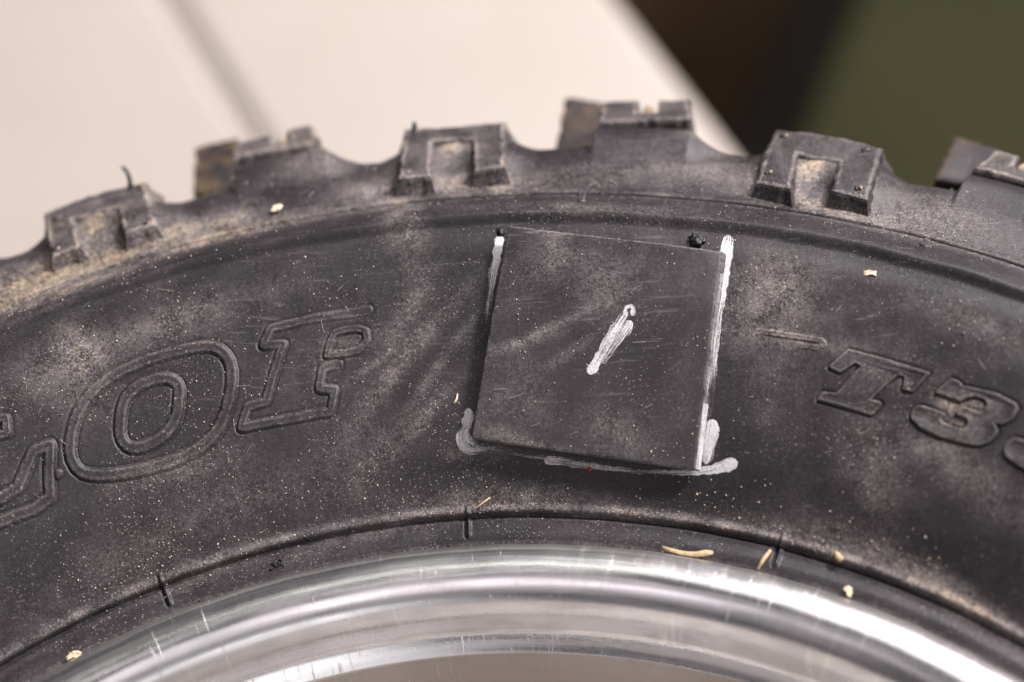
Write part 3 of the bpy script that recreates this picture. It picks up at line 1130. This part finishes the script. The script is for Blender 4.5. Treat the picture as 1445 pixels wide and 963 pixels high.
us = np.concatenate([[0, .004, .010], np.linspace(.03, .97, NG), [.990, .996, 1]])
NU = len(us)
ui, vi = np.meshgrid(us, us)
ed_h = np.minimum(np.minimum(ui, 1 - ui), np.minimum(vi, 1 - vi))
hd = -.00012 * np.clip(1 - ed_h / .005, 0, 1) ** 2
top = np.array([patch_pt(a, c_, h_) for a, c_, h_ in zip(ui.ravel(), vi.ravel(), hd.ravel())])
# slightly ragged cut edges
rim_i = [i for i in range(NU * NU) if (i // NU in (0, NU - 1)) or (i % NU in (0, NU - 1))]
rag = RNG.normal(0, .00003, (NU * NU, 3)); msk = np.zeros((NU * NU, 1)); msk[rim_i] = 1
top = top + rag * msk
Vp = [top]
ring = [j for j in range(NU)] + [NU - 1 + NU * i for i in range(1, NU)] + [NU * (NU - 1) + j for j in range(NU - 2, -1, -1)] + [NU * i for i in range(NU - 2, 0, -1)]
r1 = top[ring] - NP_ * (PT * .85)
SIDE = np.cross(C4[2] - C4[1], NP_); SIDE /= np.linalg.norm(SIDE)
if SIDE @ (C4[1] - C4[0]) < 0:
    SIDE = -SIDE
slope = np.array([1.0 if (q % NU) == NU - 1 else 0.0 for q in ring])[:, None] * SIDE * .0008     # this cut is slanted
r1 = r1 + slope
r2 = np.array([(p - C4[0]) * .992 + C4[0] for p in top[ring]]) - NP_ * PT + slope
F = [tuple(f) for f in grid_faces(NU, NU)]
nb = NU * NU
nR = len(ring)
for i in range(nR):
    j = (i + 1) % nR
    F.append((ring[i], ring[j], nb + j, nb + i))
    F.append((nb + i, nb + j, nb + nR + j, nb + nR + i))
F.append(tuple(nb + nR + i for i in reversed(range(nR))))
pd = np.concatenate([(patch_dust(ui, vi) + .3 * np.exp(-ed_h / .005)).ravel(), np.full(nR, .45), np.full(nR, .4)])
Vall = np.vstack([top, r1, r2])
patch = mesh_obj('rubber_patch', Vall, F, M_PATCH, None, True, {'dust': ('FLOAT', pd)})
bm = bmesh.new(); bm.from_mesh(patch.data); bmesh.ops.recalc_face_normals(bm, faces=bm.faces); bm.to_mesh(patch.data); bm.free()
patch.data.polygons.foreach_set('use_smooth', np.array([len(p.vertices) == 4 and p.index < (NU - 1) ** 2 for p in patch.data.polygons]))
tag(patch, 'square black rubber patch with one white paint stroke, stuck on the tyre sidewall', 'patch')


# ------------------------------------------------------------------ white paint marker
def stroke(px, widths, wear, mapper, parent, name='paint_stroke', h=.00003, seed=0, endround=True):
    px = np.asarray(px, float)
    seg_ = np.concatenate([[0], np.cumsum(np.linalg.norm(np.diff(px, axis=0), axis=1))])
    L = seg_[-1]
    n = max(8, int(L / 1.6))
    rs = np.random.RandomState(seed)
    u = np.linspace(0, L, n)
    cx, cy = np.interp(u, seg_, px[:, 0]), np.interp(u, seg_, px[:, 1])
    wd = np.interp(u, seg_, widths) / 2
    wr = np.interp(u, seg_, wear)
    T = np.gradient(np.stack([cx, cy], 1), axis=0); T /= np.linalg.norm(T, axis=1)[:, None]
    if endround:
        e = np.minimum(u, L - u)
        wd = wd * np.sqrt(np.clip(1 - np.clip(1 - e / np.maximum(wd, .1), 0, 1) ** 2, .02, 1))
    jl = np.convolve(rs.normal(0, 1.6, n + 8), np.ones(4) / 4, 'same')[4:-4]
    jr = np.convolve(rs.normal(0, 1.6, n + 8), np.ones(4) / 4, 'same')[4:-4]
    a = np.linspace(-1, 1, 9)
    V, uv, W_ = [], [], []
    for i in range(n):
        for k in a:
            j = jl[i] if k < 0 else jr[i]
            x, y = cx[i] - T[i, 1] * k * (wd[i] + j * abs(k)), cy[i] + T[i, 0] * k * (wd[i] + j * abs(k))
            V.append(mapper(x, y, h * (1.2 - .9 * k ** 4) if abs(k) < 1 else h * .2))
            uv.append((k * .5 + seed * 3.1, u[i] / 100 + seed, 0))
            W_.append(wr[i] + .30 * abs(k) ** 5)
    o = mesh_obj(name, V, grid_faces(n, 9), M_PAINT, parent, True, {'stroke': ('FLOAT_VECTOR', np.array(uv)), 'wear': ('FLOAT', np.array(W_))})
    me = o.data
    nn = np.zeros(len(me.polygons) * 3); me.polygons.foreach_get('normal', nn)
    if nn[2::3].mean() < 0:
        me.flip_normals()
    return o


mt = lambda x, y, h: tyre_pt(x, y, h)[0]
mp = lambda x, y, h: patch_pt(*uv_of(x, y), h + .00002)
stroke([(1029, 330), (1026, 350), (1021, 395), (1012, 450), (1006, 520), (1000, 590)], [19, 19, 15, 15, 14, 12], [.46, .14, .14, .34, .46, .56], mt, tyre, seed=1)
stroke([(1006, 592), (1003, 615), (996, 655)], [19, 22, 15], [.08, .08, .34], mt, tyre, seed=2)
stroke([(1041, 653), (1020, 659), (985, 666), (955, 668)], [19, 18, 13, 8], [.10, .16, .26, .4], mt, tyre, seed=3)
stroke([(768, 649), (800, 653), (850, 660), (905, 666), (985, 668)], [13, 12, 10, 7, 8], [.10, .34, .38, .5, .30], mt, tyre, seed=4)
stroke([(706, 333), (701, 362), (694, 400), (688, 440), (683, 480)], [13, 13, 12, 11, 9], [.12, .12, .3, .5, .8], mt, tyre, seed=5)
stroke([(662, 576), (660, 592), (657, 606), (654, 616), (657, 626), (668, 632), (684, 634)], [11, 16, 13, 22, 25, 19, 9], [.2, .14, .3, .14, .16, .3, .46], mt, tyre, seed=6)
stroke([(646, 622), (652, 632), (664, 637), (690, 633), (730, 641), (768, 648)], [6, 8, 13, 10, 8, 6], [.3, .2, .3, .5, .6, .6], mt, tyre, seed=7)
stroke([(884, 447), (881, 440), (884, 433), (890, 432), (894, 437), (892, 446)], [6, 6, 6, 6, 6, 5], [.3, .24, .2, .2, .24, .3], mp, patch, seed=11, h=.00004)
stroke([(885, 438), (868, 465), (845, 505), (831, 528)], [13, 15, 16, 15], [.52, .30, .24, .10], mp, patch, seed=8, h=.00004)
stroke([(891, 453), (872, 481), (850, 513)], [15, 14, 10], [.22, .40, .48], mp, patch, seed=9, h=.00008)
# white paint strip on the patch's cut edge, painting in its lit brightness
for k, (v0, v1, wr) in enumerate([(.10, .70, .50), (.70, .995, .30)]):
    n = 30
    V, uv, W_ = [], [], []
    for i in range(n):
        v = v0 + (v1 - v0) * i / (n - 1)
        for q in (0, .33, .66, 1):
            p = patch_pt(1.0, v, -PT * .85 * (.04 + .9 * q) - .0002)
            side = np.cross(C4[2] - C4[1], NP_); side /= np.linalg.norm(side)
            if side @ (C4[1] - C4[0]) < 0:
                side = -side
            V.append(p + side * (.00014 + .0008 * q))
            uv.append((q + k, v * 3, 0)); W_.append(wr + .12 * math.sin(v * 40) * .3)
    mesh_obj('edge_strip', V, grid_faces(n, 4), M_PAINT, patch, True, {'stroke': ('FLOAT_VECTOR', np.array(uv)), 'wear': ('FLOAT', np.array(W_))})

# black glue that squeezed out at the top of the patch
P, n = tyre_pt(984, 339, .0004)
gl = blob('glue_bead', P, n, .0014, .0012, .0006, M_BLACK, tyre, 5, .2, sub=3)
P, n = tyre_pt(706, 327, .0002)
blob('glue_bead', P, n, .0008, .0007, .0005, M_BLACK, tyre, 6, .2)
cl = []
for q in range(16):
    P, n = tyre_pt(396 + RNG.normal(0, 11), 797 + RNG.normal(0, 4.5), .0001)
    cl.append((P, n))
Vc, Fc, oc = [], [], 0
for P, n in cl:
    r_ = RNG.uniform(.0002, .0006)
    B_ = np.array([(1, 0, 0), (-1, 0, 0), (0, 1, 0), (0, -1, 0), (0, 0, 1), (0, 0, -1)]) * r_ * RNG.uniform(.6, 1.3, (6, 1))
    Vc.append(B_ + P); Fc.append(np.array([(0, 2, 4), (2, 1, 4), (1, 3, 4), (3, 0, 4), (2, 0, 5), (1, 2, 5), (3, 1, 5), (0, 3, 5)]) + oc); oc += 6
mesh_obj('glue_crumbs', np.vstack(Vc), np.vstack(Fc), M_BLACK, tyre, False)['kind'] = 'stuff'

stroke([(682, 633), (715, 640), (745, 644), (775, 648)], [9, 12, 9, 8], [.62, .66, .6, .5], mt, tyre, seed=12)

# ------------------------------------------------------------------ rim
RK = np.array([(.1490, -.014), (.1496, -.004), (.1495, -.0006), (.1485, .0016), (.1462, .0033), (.1432, .0040), (.1402, .0034), (.1376, .0014),
               (.1360, -.0016), (.1354, -.0046), (.1352, -.0060), (.1349, -.0066), (.1343, -.0075), (.1335, -.0086), (.1329, -.0093), (.1324, -.0100),
               (.1322, -.0115), (.1320, -.03), (.1315, -.075), (.1290, -.085), (.110, -.088), (.06, -.086), (.032, -.080), (.030, -.06), (.028, -.058)])
RP = spline(RK, 10)
RS = np.concatenate([[0], np.cumsum(np.linalg.norm(np.diff(RP, axis=0), axis=1))])
th_r = np.linspace(0, 2 * math.pi, 721)[:-1] - math.pi
T2, I2 = np.meshgrid(th_r, np.arange(len(RP)))
r_, z_ = RP[I2, 0], RP[I2, 1]
ding = .00004 * np.sin(T2 * 41) * np.exp(-((RS[I2] - .02) / .008) ** 2) + .00004 * np.sin(T2 * 97 + 1) * np.exp(-((RS[I2] - .016) / .006) ** 2)
V = np.stack([(r_ + ding) * np.sin(T2), (r_ + ding) * np.cos(T2), z_ + ding * .5], -1).reshape(-1, 3)
uvr = np.stack([T2 * .14, RS[I2], np.zeros_like(T2)], -1).reshape(-1, 3)
dr = np.where(RS[I2] < .0185, .16, np.where(z_ < -.06, .5, np.where(z_ < -.0098, 1.0, np.where((z_ < -.0066) & (z_ > -.0099) & (r_ < .1352), -.3, .0))))
rim = mesh_obj('rim', V, flip(grid_faces(len(RP), len(th_r), True)), M_ALU, wheel, True,
               {'ring': ('FLOAT_VECTOR', uvr), 'dust': ('FLOAT', np.clip(dr, -.3, 1).ravel())})
rim['label'] = 'shiny scuffed aluminium rim lip'

# ------------------------------------------------------------------ loose bits lying on the tyre
BITS = {'straw_splinter': 'straw splinters lying on the tyre', 'seed_husk': 'husks on the bead by the rim', 'wood_flake': 'small pale flakes on the tyre'}


def bit(name, px, rad, mat, label, cat, group=None, lift=.0004, flat=.5, smooth=1):
    pts, n = [], None
    for (x, y), in zip(px):
        p, n = tyre_pt(x, y, lift)
        pts.append(p)
    o = tube(name, pts, rad, mat, None, 8, flat, n)
    return tag(o, label, cat, group or BITS[name])


bit('straw_splinter', [(935, 773), (947, 777), (960, 780), (972, 782), (984, 783), (996, 782), (1007, 782)], [.0002, .00035, .0004, .0004, .0005, .0006, .0003], M_STRAW, 'longest pale straw splinter, lying flat across the bead just above the rim', 'splinter', lift=.0012)
bit('straw_splinter', [(1070, 803), (1079, 790), (1088, 778)], [.0003, .0004, .0003], M_STRAW, 'thin straw splinter leaning against the right-hand cross mark of the bead line', 'splinter', lift=.0009)
def chip(name, px, mat, label, cat, lift, thick, seed):
    rs = np.random.RandomState(seed)
    c = np.mean(np.array(px, float), 0)
    P0, n = tyre_pt(c[0], c[1], lift)
    n = n / np.linalg.norm(n)
    ring = np.array([on_plane(x, y, P0, n) for x, y in px])
    ring = np.vstack([ring + (np.roll(ring, -1, 0) - ring) * t for t in (0, .5)]).reshape(2, -1, 3).transpose(1, 0, 2).reshape(-1, 3)
    ring = ring + rs.normal(0, .00006, ring.shape)
    k = len(ring)
    cen = ring.mean(0)
    tip = n * thick
    top = cen + (ring - cen) * .78 + tip * rs.uniform(.5, 1.2, (k, 1))
    bot = cen + (ring - cen) * .85 - tip * .7
    V = np.vstack([bot, ring, top, (cen + tip * .8)[None]])
    F = []
    for i in range(k):
        j = (i + 1) % k
        F += [(i, j, k + j, k + i), (k + i, k + j, 2 * k + j, 2 * k + i), (2 * k + i, 2 * k + j, 3 * k)]
    o = mesh_obj(name, V, F, mat, None, False)
    b_ = bmesh.new(); b_.from_mesh(o.data); bmesh.ops.recalc_face_normals(b_, faces=b_.faces); b_.to_mesh(o.data); b_.free()
    return tag(o, label, cat, BITS[name])


chip('seed_husk', [(1190, 829), (1196, 826), (1203, 830), (1203, 837), (1199, 844), (1195, 840), (1196, 835), (1191, 834)], M_CHIP, 'small hooked tan husk on the bead beside the bright part of the rim', 'husk', .0010, .0004, 1)
chip('seed_husk', [(92, 927), (98, 921), (110, 918), (116, 921), (112, 927), (102, 930), (94, 933)], M_CHIP, 'rounded tan husk on the bead at lower left beside the rim', 'husk', .0009, .0005, 2)
chip('wood_flake', [(1218, 383), (1226, 381), (1237, 383), (1236, 389), (1228, 388), (1220, 390)], M_CHIP, 'pale wood flake lying on the sidewall below the rib, right of the patch', 'flake', .0003, .00018, 3)
chip('wood_flake', [(381, 297), (386, 291), (395, 288), (399, 290), (394, 297), (386, 299)], M_CHIP, 'pale flake outside the shoulder line below the left outer knob', 'flake', .0004, .0002, 4)
bit('straw_splinter', [(1179, 779), (1184, 785), (1190, 791)], [.0004, .0006, .0005], M_STRAW, 'stubby straw piece on the dusty bead shoulder right of the cross mark', 'splinter', lift=.0005)
bit('straw_splinter', [(668, 720), (680, 711), (692, 702)], [.00012, .00018, .00014], M_STRAW, 'hair-thin straw standing by the middle cross mark of the bead line', 'splinter', lift=.0003)
bit('wood_flake', [(640, 570), (643, 567), (645, 563), (646, 556)], [.00012, .00022, .00022, .0001], M_CHIP, 'tiny curved flake on the tyre close to the left edge of the patch', 'flake', lift=.0003)
P, n = tyre_pt(833, 662, .0002)
rd = blob('paint_fleck', P, n, .00042, .00035, .0001, M_RED, None, 3, .25)
tag(rd, 'tiny red fleck just under the lower edge of the patch', 'fleck')


def scatter(name, n, mat, smin, smax, label, region, weight, seed):
    rs = np.random.RandomState(seed)
    V, F, o = [], [], 0
    base = np.array([(1, 1, 1), (1, -1, -1), (-1, 1, -1), (-1, -1, 1)]) / 1.7
    cube = np.array([(1, 0, 0), (-1, 0, 0), (0, 1, 0), (0, -1, 0), (0, 0, 1), (0, 0, -1)], float)
    CF = [(0, 2, 4), (2, 1, 4), (1, 3, 4), (3, 0, 4), (2, 0, 5), (1, 2, 5), (3, 1, 5), (0, 3, 5)]
    k = 0
    while k < n:
        P, nn = region(rs)
        if P is None or rs.rand() > weight(P):
            continue
        k += 1
        s_ = smin + (smax - smin) * rs.rand() ** 3.5
        R = np.linalg.qr(rs.normal(size=(3, 3)))[0]
        sc = np.array([1, .5 + .5 * rs.rand(), .35 + .4 * rs.rand()])
        V.append((cube * sc * (1 + rs.normal(0, .2, (6, 1)))) @ R.T * s_ + P + nn * s_ * .3)
        F.append(np.array(CF) + o)
        o += 6
    ob = mesh_obj(name, np.vstack(V), np.vstack(F), mat, None, False)
    ob['kind'] = 'stuff'
    ob['label'] = label
    return ob


def reg_tyre(rs):
    th, r = (rs.uniform(-.52, .52) if rs.rand() < .6 else -.50 + abs(rs.normal(0, .22))), rs.uniform(.1515, .2335)
    return surf(np.array([th]), np.array([r]))[0], surf_normal(th, r)


def reg_bead(rs):
    th, r = rs.uniform(-.52, .52), .1556 + abs(rs.normal(0, .004))
    return surf(np.array([th]), np.array([r]))[0], surf_normal(th, r)


def reg_patch(rs):
    return patch_pt(rs.rand(), rs.rand()), NP_


def clump(P):
    q = math.sin(P[0] * 190 + 1) * math.sin(P[1] * 160 + 2) + .6 * math.sin(P[0] * 410 - P[1] * 330)
    return min(1, max(.10, .35 + .55 * q))


scatter('grit', 4200, M_GRIT_T, .00004, .00026, 'tan dust grains scattered over the tyre', reg_tyre, clump, 21)
scatter('grit', 1500, M_GRIT_W, .00004, .00020, 'pale dust grains scattered over the tyre', reg_tyre, clump, 22)
scatter('grit', 800, M_GRIT_T, .00005, .00030, 'tan dust grains along the bead line', reg_bead, lambda P: 1, 23)
scatter('grit', 300, M_GRIT_W, .00005, .00020, 'pale dust grains on the patch', reg_patch, lambda P: 1, 24)
scatter('grit', 160, M_GRIT_T, .00006, .00026, 'tan dust grains on the patch', reg_patch, lambda P: 1, 25)

# short fibres
rs = np.random.RandomState(5)
V, F, o = [], [], 0
for _ in range(70):
    P, nn = reg_tyre(rs) if rs.rand() < .8 else reg_patch(rs)
    a = np.cross(nn, rs.normal(size=3)); a /= np.linalg.norm(a)
    bb = np.cross(nn, a)
    L = rs.uniform(.0008, .0028)
    cv = rs.normal(0, .35)
    pts = [P + nn * .0002 + a * L * t + bb * L * cv * t * t + nn * L * .12 * t for t in np.linspace(0, 1, 5)]
    for i, p in enumerate(pts):
        for q in range(3):
            w_ = 2 * math.pi * q / 3
            V.append(p + .000028 * (math.cos(w_) * bb + math.sin(w_) * nn))
    F.append(grid_faces(5, 3, True) + o)
    o += 15
lint = mesh_obj('lint', np.array(V), np.vstack(F), M_LINT, None, True)
tag(lint, 'short pale fibres scattered over the rubber', None, None, 'stuff')
